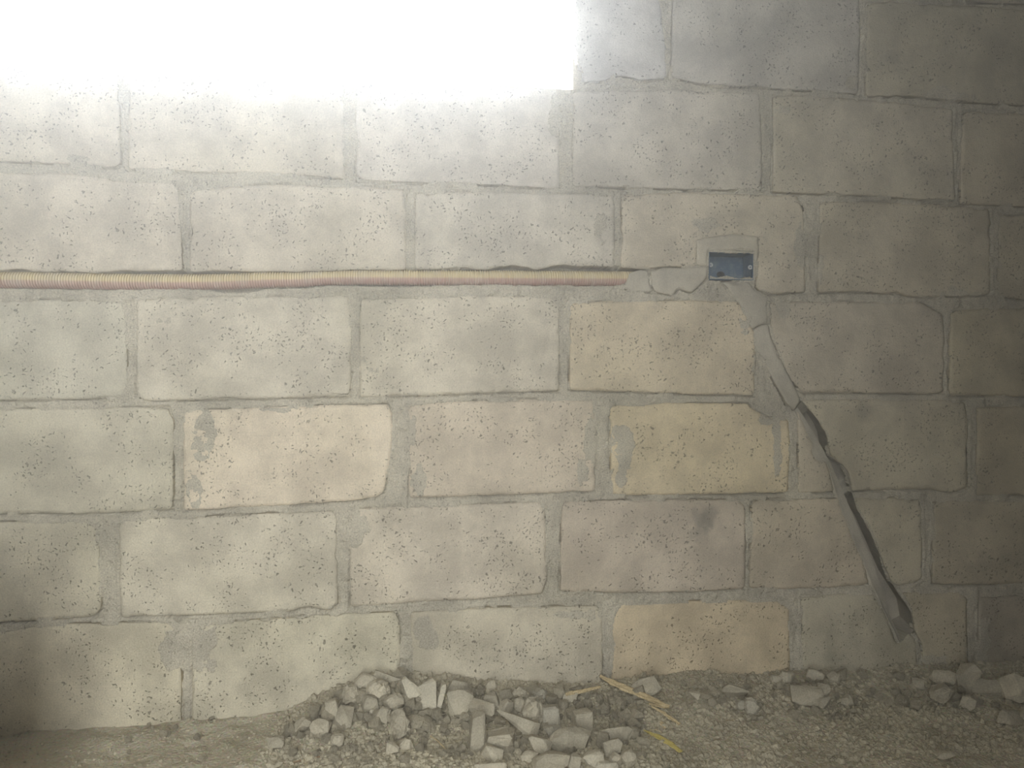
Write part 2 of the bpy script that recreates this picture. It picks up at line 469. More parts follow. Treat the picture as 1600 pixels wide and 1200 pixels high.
# ------------------------------------------------------------------ blocks
def outline(poly, step=0.003, jit=0.0011, chip=0.0045, seed=0, r=0.006):
    """resample a traced outline, round its corners and roughen its edge"""
    pts = []
    n = len(poly)
    for i in range(n):
        a, b, c = poly[i - 1], poly[i], poly[(i + 1) % n]
        la, lc = np.linalg.norm(a - b), np.linalg.norm(c - b)
        rr = min(r, la * 0.35, lc * 0.35)
        p0 = b + (a - b) / la * rr; p1 = b + (c - b) / lc * rr
        for t in (0, 0.5, 1): pts.append((1 - t) ** 2 * p0 + 2 * t * (1 - t) * b + t * t * p1)
    pts = np.array(pts)
    seg = np.roll(pts, -1, 0) - pts
    L = np.linalg.norm(seg, axis=1)
    cum = np.concatenate([[0], np.cumsum(L)])
    m = max(12, int(cum[-1] / step))
    s = np.linspace(0, cum[-1], m, endpoint=False)
    i = np.clip(np.searchsorted(cum, s, side='right') - 1, 0, len(pts) - 1)
    q = pts[i] + seg[i] * ((s - cum[i]) / np.maximum(L[i], 1e-9))[:, None]
    tan = np.roll(q, -1, 0) - np.roll(q, 1, 0)
    tan /= np.linalg.norm(tan, axis=1)[:, None] + 1e-12
    nor = np.stack([tan[:, 1], -tan[:, 0]], -1)
    area = 0.5 * np.sum(q[:, 0] * np.roll(q[:, 1], -1) - np.roll(q[:, 0], -1) * q[:, 1])
    if area < 0: nor = -nor
    w = jit * fbm(s / 0.02, s * 0 + seed * 3.7, seed, 3) * 1.6
    ch = np.clip(vn(s / 0.035, s * 0 + seed * 1.3, seed + 50) - 0.55, 0, 1) / 0.45
    w = w - chip * ch
    q = q + nor * w[:, None]
    return q if area > 0 else q[::-1]


def slab_piece(name, poly, mat, seed, depth, grid=0.006, lift=0.0, und=0.0010, tilt=0.0, stains=False, **ok):
    o = outline(poly, seed=seed, **ok)
    lo, hi = o.min(0), o.max(0)
    gx, gz = np.meshgrid(np.arange(lo[0], hi[0], grid), np.arange(lo[1], hi[1], grid))
    rs = np.random.RandomState(seed)
    P = np.stack([gx.ravel(), gz.ravel()], -1) + rs.uniform(-1, 1, (gx.size, 2)) * grid * 0.22
    P = P[inside(P, o)]
    if len(P):
        dm = np.full(len(P), 1e9)
        for k in range(0, len(o), 64):
            dd = np.hypot(P[:, None, 0] - o[None, k:k + 64, 0], P[:, None, 1] - o[None, k:k + 64, 1]).min(1)
            dm = np.minimum(dm, dd)
        P = P[dm > 0.0034]
    n = len(o)
    vs = [Vector((float(a), float(b))) for a, b in np.concatenate([o, P])]
    V, _, Fc, ov, _, _ = delaunay_2d_cdt(vs, [], [list(range(n))], 1, 1e-7)
    V2 = np.array([(v.x, v.y) for v in V])
    mp = {}
    for i, orig in enumerate(ov):
        for j in orig:
            if j < n: mp[j] = i
    ring = [mp.get(j) for j in range(n)]
    ring = [r_ for k, r_ in enumerate(ring) if r_ is not None and r_ != ring[k - 1]]
    rim = np.zeros(len(V2), bool); rim[ring] = True
    cx = V2 - V2.mean(0)
    h = lift + und * fbm(V2[:, 0] / 0.06, V2[:, 1] / 0.06, seed, 3) * 1.5 + tilt * cx[:, 0] + 0.6 * tilt * cx[:, 1]
    h = h - rim * (0.0008 + 0.0010 * (vn(V2[:, 0] / 0.015, V2[:, 1] / 0.015, seed + 9) + 0.6))
    verts = [(x, -hh, z) for (x, z), hh in zip(V2, h)]
    faces = [tuple(f) for f in Fc]
    # faces come counter-clockwise in (x, z): normal towards -y
    nb = len(verts)
    for r_ in ring: verts.append((V2[r_, 0], depth, V2[r_, 1]))
    m = len(ring)
    side = [(ring[k], nb + k, nb + (k + 1) % m, ring[(k + 1) % m]) for k in range(m)]
    me = bpy.data.meshes.new(name)
    me.from_pydata(verts, [], faces + side)
    me.polygons.foreach_set('use_smooth', [True] * len(faces) + [False] * len(side))
    if stains:
        st = np.zeros(len(verts), np.float32)
        for px, py, rx, ry, k in STAINS:
            sx, sz = W(px, py)
            q = np.hypot((V2[:, 0] - sx) / (rx / 780), (V2[:, 1] - sz) / (ry / 780))
            q = q + 0.55 * fbm(V2[:, 0] / 0.012, V2[:, 1] / 0.012, 31, 3)
            st[:len(V2)] = np.maximum(st[:len(V2)], k * sst(1.15, 0.3, q))
        a = me.attributes.new('stain', 'FLOAT', 'POINT')
        a.data.foreach_set('value', st)
    me.update()
    return link(name, me, mat, WALL)


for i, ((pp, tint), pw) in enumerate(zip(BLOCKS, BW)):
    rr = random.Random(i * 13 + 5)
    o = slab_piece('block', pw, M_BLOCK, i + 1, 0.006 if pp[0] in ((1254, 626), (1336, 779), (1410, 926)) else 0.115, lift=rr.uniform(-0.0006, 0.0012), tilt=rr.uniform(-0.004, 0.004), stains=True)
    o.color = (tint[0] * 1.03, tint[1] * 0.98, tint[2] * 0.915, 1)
for i, pw in enumerate(PW):
    o = slab_piece('mortar_patch', pw, M_PATCH, 200 + i, 0.03, grid=0.004, lift=0.0012 if i != 2 else 0.0006, und=0.0016, jit=0.0012, chip=0.002, r=0.004)
    o.color = (0.465, 0.413, 0.315, 1) if i == 2 else (0.425, 0.382, 0.298, 1)


# ------------------------------------------------------------------ mortar between the blocks (joints, cracks and smears)
def mortar():
    g = 0.0022
    x0, x1 = -1.02, 1.60
    z0, z1 = ZG, 1.66
    xs, zs = np.arange(x0, x1, g), np.arange(z0, z1, g)
    X, Z = np.meshgrid(xs, zs)
    D = np.full(X.shape, 0.03)             # signed distance to the nearest block edge (negative under a block)
    crk = np.zeros(X.shape)
    rs = np.random.RandomState(3)
    for bi, poly in enumerate(BW + PW):
        lo, hi = poly.min(0) - 0.03, poly.max(0) + 0.03
        i0, i1 = np.searchsorted(xs, [lo[0], hi[0]]); j0, j1 = np.searchsorted(zs, [lo[1], hi[1]])
        if i1 <= i0 or j1 <= j0: continue
        P = np.stack([X[j0:j1, i0:i1], Z[j0:j1, i0:i1]], -1)
        d = seg_dist(P, poly)
        d = np.where(inside(P, poly), -d, d)
        # open hairline along the bottom and one end of most blocks
        c = poly.mean(0)
        bot = sst(-0.02, -0.07, P[..., 1] - c[1]) * (d > -0.004) * (d < 0.0040)
        m = (vn(P[..., 0] / 0.06, P[..., 1] / 0.06, 400 + bi) > -0.25)
        oth = (d > -0.004) * (d < 0.0026) * (vn(P[..., 0] / 0.05, P[..., 1] / 0.05, 500 + bi) > 0.20)
        k = np.maximum(bot * m, oth)
        if bi == len(BW) + 2: k = k * 0
        elif bi >= len(BW): k = ((d > -0.003) & (d < 0.0026)) * (vn(P[..., 0] / 0.03, P[..., 1] / 0.03, 77) > (-0.25 if bi != len(BW) + 3 else 0.2))
        crk[j0:j1, i0:i1] = np.maximum(crk[j0:j1, i0:i1], k)
        D[j0:j1, i0:i1] = np.minimum(D[j0:j1, i0:i1], d)
    rough = fbm(X / 0.014, Z / 0.014, 5, 4, 0.6)
    slow = fbm(X / 0.11, Z / 0.11, 6, 2)
    lump = np.clip(fbm(X / 0.03, Z / 0.03, 8, 3), 0, 1)
    H = -0.0014 + 0.0026 * slow + 0.0042 * rough + 0.011 * lump * lump
    H = np.minimum(H, 0.0035)
    bond = sst(-0.25, 0.15, fbm(X / 0.07, Z / 0.07, 44, 3))
    H = np.where(D < 0.006, H * (1 - bond) + np.maximum(H, 0.0003 + 0.0010 * rough) * bond, H)
    H = H - 0.016 * crk
    S = np.full(X.shape, -1.0)
    for px, py, rx, ry in SMEARS:
        sx, sz = W(px, py)
        S = np.maximum(S, 1.0 - np.hypot((X - sx) / (rx / 780), (Z - sz) / (ry / 780)))
    S = S + 0.75 * fbm(X / 0.035, Z / 0.035, 21, 4, 0.62) - 0.06
    near = fbm(X / 0.045, Z / 0.045, 22, 3) * 1.0 - 0.22 + D / 0.011
    S = np.maximum(S, np.minimum(near, 0.3))
    skin = 0.0026 * sst(0.0, 0.12, S) + 0.0008 * rough * (S > 0)
    Hin = -0.0042 + skin + 0.0028 * sst(0.0, 0.2, S)
    Hin = np.where((D > -0.0042) & (crk < 0.5), np.maximum(Hin, (0.0003 + 0.0010 * rough) * bond - 0.0042 * (1 - bond)), Hin)
    H = np.where(D < 0, Hin, H)
    P = np.stack([X, Z], -1)
    # conduit slot
    ds = np.full(X.shape, -1.0)
    j0, j1 = np.searchsorted(zs, [SLOTW[:, 1].min() - 0.03, SLOTW[:, 1].max() + 0.03])
    ds[j0:j1] = np.where(inside(P[j0:j1], SLOTW), 1, -1) * seg_dist(P[j0:j1], SLOTW) + 0.0012 * rough[j0:j1]
    H = np.where(ds > 0, -0.042, H)
    lip = (ds <= 0) & (ds > -0.022) & (Z < W(500, 440)[1])
    H = np.where(lip & (D > -0.004), H + 0.003 * np.clip(rough + 0.4, 0, 1), H)
    H = np.where((ds > 0) & (D < -0.002), -0.0062, H)
    keep = (D > -0.0045) | (H > -0.0035)
    keep &= ~inside(P, BOXW) & ~(inside(P, CHW))
    keep &= ~((X < JAMB_X + 0.002) & (Z > SILL_Z))
    idx = -np.ones(X.shape, np.int64)
    cell = keep[:-1, :-1] & keep[1:, :-1] & keep[1:, 1:] & keep[:-1, 1:]
    used = np.zeros(X.shape, bool)
    used[:-1, :-1] |= cell; used[1:, :-1] |= cell; used[1:, 1:] |= cell; used[:-1, 1:] |= cell
    idx[used] = np.arange(used.sum())
    jit = rs.uniform(-0.3, 0.3, X.shape + (2,)) * g
    V = np.stack([X[used] + jit[used][:, 0], -H[used], Z[used] + jit[used][:, 1]], -1)
    a, b, c, d = idx[:-1, :-1][cell], idx[:-1, 1:][cell], idx[1:, 1:][cell], idx[1:, :-1][cell]
    link('mortar', quads_mesh('mortar', V, np.stack([a, b, c, d], -1)), M_MORTAR, WALL)


mortar()


def chase():
    """open groove cut through the blocks: a wiped mortar slope on one side, hollow block cores on the other"""
    def rs_(pl, n):
        a = WP(pl); L = np.concatenate([[0], np.cumsum(np.linalg.norm(np.diff(a, axis=0), axis=1))])
        s = np.linspace(0, L[-1], n)
        return np.stack([np.interp(s, L, a[:, 0]), np.interp(s, L, a[:, 1])], -1)
    n = 150
    L, R = rs_(CH_L, n), rs_(CH_R, n)
    # the inner line lies deeper than the face, so take it through that depth
    M = WP(CH_M, 0.006); m0 = np.concatenate([[0], np.cumsum(np.linalg.norm(np.diff(M, axis=0), axis=1))])
    s = np.linspace(0, m0[-1], n)
    M = np.stack([np.interp(s, m0, M[:, 0]), np.interp(s, m0, M[:, 1])], -1)
    t = np.linspace(0, 1, n)
    jl = 0.0015 * fbm(t * 40, t * 0, 61, 3); jr = 0.0022 * fbm(t * 36, t * 0 + 9, 62, 3)
    deep = 0.095 - 0.070 * np.exp(-((t - 0.245) / 0.012) ** 2) - 0.06 * np.exp(-((t - 0.40) / 0.05) ** 2)
    deep = np.where(t < 0.06, 0.02 + t * 0.6, deep)
    rows = []
    out = np.array([-0.004, -0.001])
    rows.append(np.stack([L[:, 0] - 0.004 + jl, np.full(n, 0.004), L[:, 1] - 0.001], -1))
    rows.append(np.stack([L[:, 0] + jl, np.full(n, -0.0002), L[:, 1]], -1))
    for q in (0.33, 0.66, 1.0):
        P = L * (1 - q) + M * q
        rows.append(np.stack([P[:, 0] + jl * (1 - q), 0.006 * q ** 0.7 + 0.0006 * fbm(t * 60, t * 0 + q * 5, 63), P[:, 1]], -1))
    rows.append(np.stack([M[:, 0] + 0.002, deep, M[:, 1]], -1))
    B = R + np.array([0.032, 0.006])
    rows.append(np.stack([B[:, 0], deep, B[:, 1]], -1))
    rows.append(np.stack([R[:, 0] + 0.0035 + jr, np.full(n, 0.0055), R[:, 1]], -1))
    rows.append(np.stack([R[:, 0] + jr, np.full(n, 0.0004), R[:, 1]], -1))
    rows.append(np.stack([R[:, 0] + 0.005 + jr, np.full(n, 0.005), R[:, 1] + 0.002], -1))
    k = len(rows)
    V = np.concatenate(rows)
    Q = [(a * n + i, a * n + i + 1, (a + 1) * n + i + 1, (a + 1) * n + i) for a in range(k - 1) for i in range(n - 1)]
    # close the lower end
    e = [a * n + n - 1 for a in range(k)]
    me = bpy.data.meshes.new('cable_chase')
    me.from_pydata([tuple(v) for v in V], [], [tuple(q) for q in Q] + [tuple(e[1:-1])] + [tuple(a * n for a in range(1, k - 1))[::-1]])
    me.polygons.foreach_set('use_smooth', [False] * len(me.polygons))
    me.update()
    o = link('cable_chase', me, M_PATCH, WALL)
    o.color = (0.43, 0.388, 0.305, 1)
    o['label'] = 'narrow open slot cut slanting down across the blocks'


chase()


# ------------------------------------------------------------------ corrugated conduit
def conduit_material():
    m, nt, b = new_mat('two_tone_conduit', 0.5)
    b.inputs['Specular IOR Level'].default_value = 0.35
    k = N(nt)
    at = k.n('ShaderNodeAttribute', attribute_name='stripe')
    c = k.mix(at.outputs['Fac'], (0.60, 0.49, 0.27, 1), (0.43, 0.26, 0.21, 1))
    du = k.noise(k.co(), 30, 4)
    c = k.mix(k.rng(du.outputs['Fac'], 0.4, 0.75, 0.05, 0.45), c, (0.46, 0.41, 0.33, 1))
    k.l(c, b.inputs['Base Color'])
    return m


def conduit():
    pts = [(-330, 437), (-200, 437), (-40, 437.5), (0, 437.5), (60, 438), (120, 439), (200, 440.5), (280, 441), (340, 440.5), (390, 438.5), (430, 437), (470, 437), (500, 434.5), (530, 433.5), (580, 433.5), (640, 434), (760, 434.5), (860, 435), (920, 435.5), (960, 435.5), (992, 436)]
    yc = 0.017
    a = WP(pts, yc)
    pitch = 0.0049
    L = np.concatenate([[0], np.cumsum(np.linalg.norm(np.diff(a, axis=0), axis=1))])
    nr = int(L[-1] / pitch)
    prof = [(0.0, 0.0132), (0.22, 0.0158), (0.60, 0.0158), (0.82, 0.0132)]
    s = np.array([(i + p) * pitch for i in range(nr) for p, _ in prof])
    r = np.array([q for i in range(nr) for _, q in prof])
    # smooth centre line
    fine = np.linspace(0, L[-1], 400)
    cx, cz = np.interp(fine, L, a[:, 0]), np.interp(fine, L, a[:, 1])
    ker = np.ones(13) / 13
    cz = np.convolve(np.pad(cz, 6, 'edge'), ker, 'valid')
    x, z = np.interp(s, fine, cx), np.interp(s, fine, cz)
    dz = np.gradient(z, s); tl = np.sqrt(1 + dz ** 2)
    ns = 24
    th = np.linspace(0, 2 * math.pi, ns, endpoint=False)
    n = len(s)
    V = np.zeros((n, ns, 3))
    # ring lies across the run: up vector is tilted with the slope
    V[..., 0] = x[:, None] - (dz / tl)[:, None] * np.sin(th) * r[:, None]
    V[..., 1] = yc - np.cos(th) * r[:, None]
    V[..., 2] = z[:, None] + (1 / tl)[:, None] * np.sin(th) * r[:, None]
    ii = np.arange(n - 1)[:, None] * ns + np.arange(ns)[None]
    jj = np.arange(n - 1)[:, None] * ns + (np.arange(ns)[None] + 1) % ns
    Q = np.stack([ii, jj, jj + ns, ii + ns], -1).reshape(-1, 4)
    me = quads_mesh('corrugated_conduit', V.reshape(-1, 3), Q[:, ::-1], False)
    st = (1 - sst(math.sin(-0.30), math.sin(-0.14), np.sin(th + 0.0)))[None, :] * np.ones((n, 1))
    at = me.attributes.new('stripe', 'FLOAT', 'POINT')
    at.data.foreach_set('value', st.astype(np.float32).ravel())
    o = link('corrugated_conduit', me, conduit_material())
    tag(o, 'yellow and pink corrugated plastic conduit lying in the slot across the blocks', 'conduit')


conduit()


# ------------------------------------------------------------------ socket box
def socket_box():
    m, nt, b = new_mat('blue_box_plastic', 0.55)
    k = N(nt); co = k.co()
    n1 = k.noise(co, 55, 5, 0.65)
    c = k.mix(k.rng(n1.outputs['Fac'], 0.42, 0.72, 0.0, 0.7), (0.055, 0.105, 0.16, 1), (0.20, 0.225, 0.23, 1))
    k.l(c, b.inputs['Base Color'])
    m2, nt2, b2 = new_mat('dusty_metal', 0.6)
    b2.inputs['Base Color'].default_value = (0.42, 0.43, 0.42, 1)
    x0, zt = [float(v) for v in W(1107.5, 393.5)]
    x1, zb = [float(v) for v in W(1176.5, 438)]
    cx, cz = (x0 + x1) / 2, (zt + zb) / 2
    w, h, d, t = (x1 - x0) / 2, (zt - zb) / 2, 0.046, 0.0014
    root = empty('socket_box', (cx, 0, cz))
    tag(root, 'recessed blue rectangular socket box set flush in the block wall', 'socket box')

    def frame_part(name, y0, y1):
        me = boxes_mesh(name, [(-w, -w + t, y0, y1, -h, h), (w - t, w, y0, y1, -h, h), (-w + t, w - t, y0, y1, h - t, h), (-w + t, w - t, y0, y1, -h, -h + t)])
        return link(name, me, m, root)
    frame_part('side_wall', -0.0015, d)
    link('back_plate', boxes_mesh('back_plate', [(-w, w, d - 0.0005, d + 0.0015, -h, h)]), m, root)
    # fixing lugs with a screw hole
    for sx, zz in ((-1, 0.002), (1, -0.001)):
        bm = bmesh.new()
        n = 16; ro, ri = 0.0046, 0.0019
        lx = sx * (w - 0.0052)
        ring = []
        for rr in (ro, ri):
            for y in (0.0012, 0.0034):
                ring.append([bm.verts.new((lx + rr * math.cos(2 * math.pi * i / n), y, zz + rr * math.sin(2 * math.pi * i / n))) for i in range(n)])
        of, ob, inf, inb = ring
        for i in range(n):
            j = (i + 1) % n
            bm.faces.new((of[i], of[j], inf[j], inf[i])); bm.faces.new((ob[i], inb[i], inb[j], ob[j]))
            bm.faces.new((of[i], ob[i], ob[j], of[j])); bm.faces.new((inf[i], inf[j], inb[j], inb[i]))
        # web joining the lug to the side
        xa, xb = sorted((lx + sx * 0.0022, sx * w))
        vs = [bm.verts.new(p) for p in ((xa, 0.0014, zz - 0.0034), (xb, 0.0014, zz - 0.0034), (xb, 0.0014, zz + 0.0034), (xa, 0.0014, zz + 0.0034), (xa, 0.0032, zz - 0.0034), (xb, 0.0032, zz - 0.0034), (xb, 0.0032, zz + 0.0034), (xa, 0.0032, zz + 0.0034))]
        for f in ((0, 1, 2, 3), (7, 6, 5, 4), (0, 4, 5, 1), (1, 5, 6, 2), (2, 6, 7, 3), (3, 7, 4, 0)): bm.faces.new([vs[i] for i in f])
        bmesh.ops.recalc_face_normals(bm, faces=bm.faces)
        me = bpy.data.meshes.new('fixing_lug'); bm.to_mesh(me); bm.free()
        lo = link('fixing_lug', me, m2, root)
        lo['label'] = 'pale fixing lug with a screw hole'
    # round knock-out hole in the back, blocked with dark grit
    bm = bmesh.new()
    n = 20
    for (rr, y) in ((0.0095, d - 0.0025), (0.0078, d - 0.0025), (0.0078, d - 0.0006)):
        for i in range(n): bm.verts.new((-0.004 + rr * math.cos(6.2832 * i / n), y, -h * 0.38 + 0.75 * rr * math.sin(6.2832 * i / n)))
    bm.verts.ensure_lookup_table()
    for a in (0, 1):
        for i in range(n): bm.faces.new((bm.verts[a * n + i], bm.verts[a * n + (i + 1) % n], bm.verts[(a + 1) * n + (i + 1) % n], bm.verts[(a + 1) * n + i]))
    bm.faces.new([bm.verts[2 * n + i] for i in range(n)])
    bmesh.ops.recalc_face_normals(bm, faces=bm.faces)
    me = bpy.data.meshes.new('knockout'); bm.to_mesh(me); bm.free()
    mk, _, bk = new_mat('dark_knockout', 0.8); bk.inputs['Base Color'].default_value = (0.035, 0.038, 0.042, 1)
    link('knockout', me, mk, root)
    # spilled mortar along the bottom and a crust on the top lip
    nx, ny = 40, 16
    xs = np.linspace(-w + t, w - t, nx); ys = np.linspace(-0.001, d - 0.001, ny)
    XX, YY = np.meshgrid(xs, ys)
    HH = 0.0015 + 0.006 * np.clip(fbm(XX / 0.012, YY / 0.012, 90, 3) + 0.25, 0, 1) + 0.004 * np.clip(YY / d, 0, 1)
    V = np.stack([XX.ravel(), YY.ravel(), (-h + t + HH).ravel()], -1)
    Q = [(j * nx + i, j * nx + i + 1, (j + 1) * nx + i + 1, (j + 1) * nx + i) for j in range(ny - 1) for i in range(nx - 1)]
    front = [(i, i + 1) for i in range(nx - 1)]
    nv = len(V)
    V = np.concatenate([V, np.stack([xs, np.full(nx, -0.001), np.full(nx, -h + t)], -1)])
    Q += [(nv + i, nv + i + 1, i + 1, i) for i in range(nx - 1)]
    link('mortar_spill', mesh('mortar_spill', V, Q), M_MORTAR, root)
    n = 60
    xs = np.linspace(-w - 0.002, w + 0.002, n)
    hang = 0.0008 + 0.0035 * np.clip(fbm(xs / 0.01, xs * 0, 95, 3) + 0.1, 0, 1)
    V = []
    for i, x in enumerate(xs): V += [(x, -0.0022, h + 0.002), (x, -0.0026, h - hang[i] * 0.5), (x, -0.0004, h - hang[i]), (x, 0.004, h - t)]
    Q = [(i * 4 + a, i * 4 + a + 1, (i + 1) * 4 + a + 1, (i + 1) * 4 + a) for i in range(n - 1) for a in range(3)]
    link('mortar_crust', mesh('mortar_crust', V, [q[::-1] for q in Q]), M_MORTAR, root)


socket_box()

# ------------------------------------------------------------------ ground
GX = [float(W(p, 1080)[0]) for p in (-300, 0, 250, 400, 480, 540, 600, 640, 700, 800, 900, 1000, 1100, 1200, 1300, 1400, 1500, 1600, 1750)]
GH = [0.0, 0.0, 0.002, 0.006, 0.03, 0.058, 0.082, 0.078, 0.058, 0.046, 0.040, 0.044, 0.046, 0.040, 0.034, 0.030, 0.034, 0.034, 0.03]
GXs = np.linspace(GX[0], GX[-1], 300)
GHs = np.convolve(np.pad(np.interp(GXs, GX, GH), 8, 'edge'), np.ones(17) / 17, 'valid')


def ground_h(x, y):
    x = np.asarray(x, float); y = np.asarray(y, float)
    far = sst(0.7, 0.35, -y)
    hw = np.interp(x, GXs, GHs) * np.exp(-(np.clip(-y, 0, 9) / 0.15) ** 1.7)
    skirt = 0.010 * np.exp(-(np.clip(-y, 0, 9) / 0.05))
    return hw + skirt + far * (0.010 * fbm(x / 0.12, y / 0.12, 301, 3) + 0.004 * fbm(x / 0.02, y / 0.02, 302, 3)) + 0.003 * vn(x / 0.4, y / 0.4, 303)


def ground():
    def patch(xs, ys):
        X, Y = np.meshgrid(xs, ys)
        Z = ground_h(X, Y)
        nx, ny = len(xs), len(ys)
        i = (np.arange(ny - 1)[:, None] * nx + np.arange(nx - 1)[None]).ravel()
        return np.stack([X.ravel(), Y.ravel(), Z.ravel()], -1), np.stack([i, i + 1, i + 1 + nx, i + nx], -1)
    xs = np.unique(np.concatenate([np.linspace(X_L, -1.0, 20), np.arange(-1.0, 1.5, 0.005), np.linspace(1.5, X_R, 6)]))
    ys = np.unique(np.concatenate([np.linspace(Y_F - DOOR_T, -0.5, 30), np.arange(-0.5, 0.03, 0.005)]))
    V, Q = patch(xs, ys)
    o = link('floor', quads_mesh('floor', V, Q), M_GROUND)
    tag(o, 'dusty earth floor littered with crumbled concrete', kind='structure')


ground()


def ground_hit(px, py):
    d = ray(px, py)
    p = CAMP + d * np.arange(0.9, 2.1, 0.003)[:, None]
    wall = p[:, 1] > -0.003
    k = int(np.argmax(wall | (p[:, 2] <= ground_h(p[:, 0], p[:, 1]))))
    return np.array([p[k, 0], -0.004, p[k, 2]]) if wall[k] else p[k]


# ------------------------------------------------------------------ rubble
def stone_mesh(seed, w, d, h, kind='chunk'):
    rs = np.random.RandomState(seed)
    npt = {'chunk': 15, 'slab': 11, 'cube': 22, 'round': 34, 'crumb': 60}[kind]
    p = rs.normal(size=(npt, 3)); p /= np.linalg.norm(p, axis=1)[:, None]
    e = {'chunk': 0.62, 'slab': 0.5, 'cube': 0.28, 'round': 0.9, 'crumb': 0.8}[kind]
    p = np.sign(p) * np.abs(p) ** e
    p /= np.abs(p).max(0)
    if kind == 'crumb': p *= rs.uniform(0.8, 1.05, (npt, 1))
    if kind == 'slab': p[:, 1] = np.sign(p[:, 1]) * (0.6 + 0.4 * np.abs(p[:, 1]))
    p = p * np.array([w, d, h]) / 2
    bm = bmesh.new()
    for q in p: bm.verts.new(q)
    r = bmesh.ops.convex_hull(bm, input=bm.verts)
    bmesh.ops.delete(bm, geom=list({v for v in r['geom_interior'] if isinstance(v, bmesh.types.BMVert)} | {v for v in r['geom_unused'] if isinstance(v, bmesh.types.BMVert)}), context='VERTS')
    bmesh.ops.dissolve_limit(bm, angle_limit=math.radians(12), verts=bm.verts, edges=bm.edges)
    s = min(w, d, h)
    if s > 0.012:
        bmesh.ops.bevel(bm, geom=list(bm.edges), offset=s * 0.055, segments=1, affect='EDGES', clamp_overlap=True)
        bmesh.ops.triangulate(bm, faces=bm.faces)
        bmesh.ops.subdivide_edges(bm, edges=[e_ for e_ in bm.edges if e_.calc_length() > s * 0.4], cuts=1, use_grid_fill=False)
        bmesh.ops.triangulate(bm, faces=bm.faces)
        am = s * (0.09 if kind == 'crumb' else 0.03)
        for v in bm.verts:
            c = np.array(v.co)
            v.co += Vector(rs.uniform(-1, 1, 3) * am)
    bmesh.ops.recalc_face_normals(bm, faces=bm.faces)
    me = bpy.data.meshes.new('concrete_chunk')
    bm.to_mesh(me); bm.free()
    return me


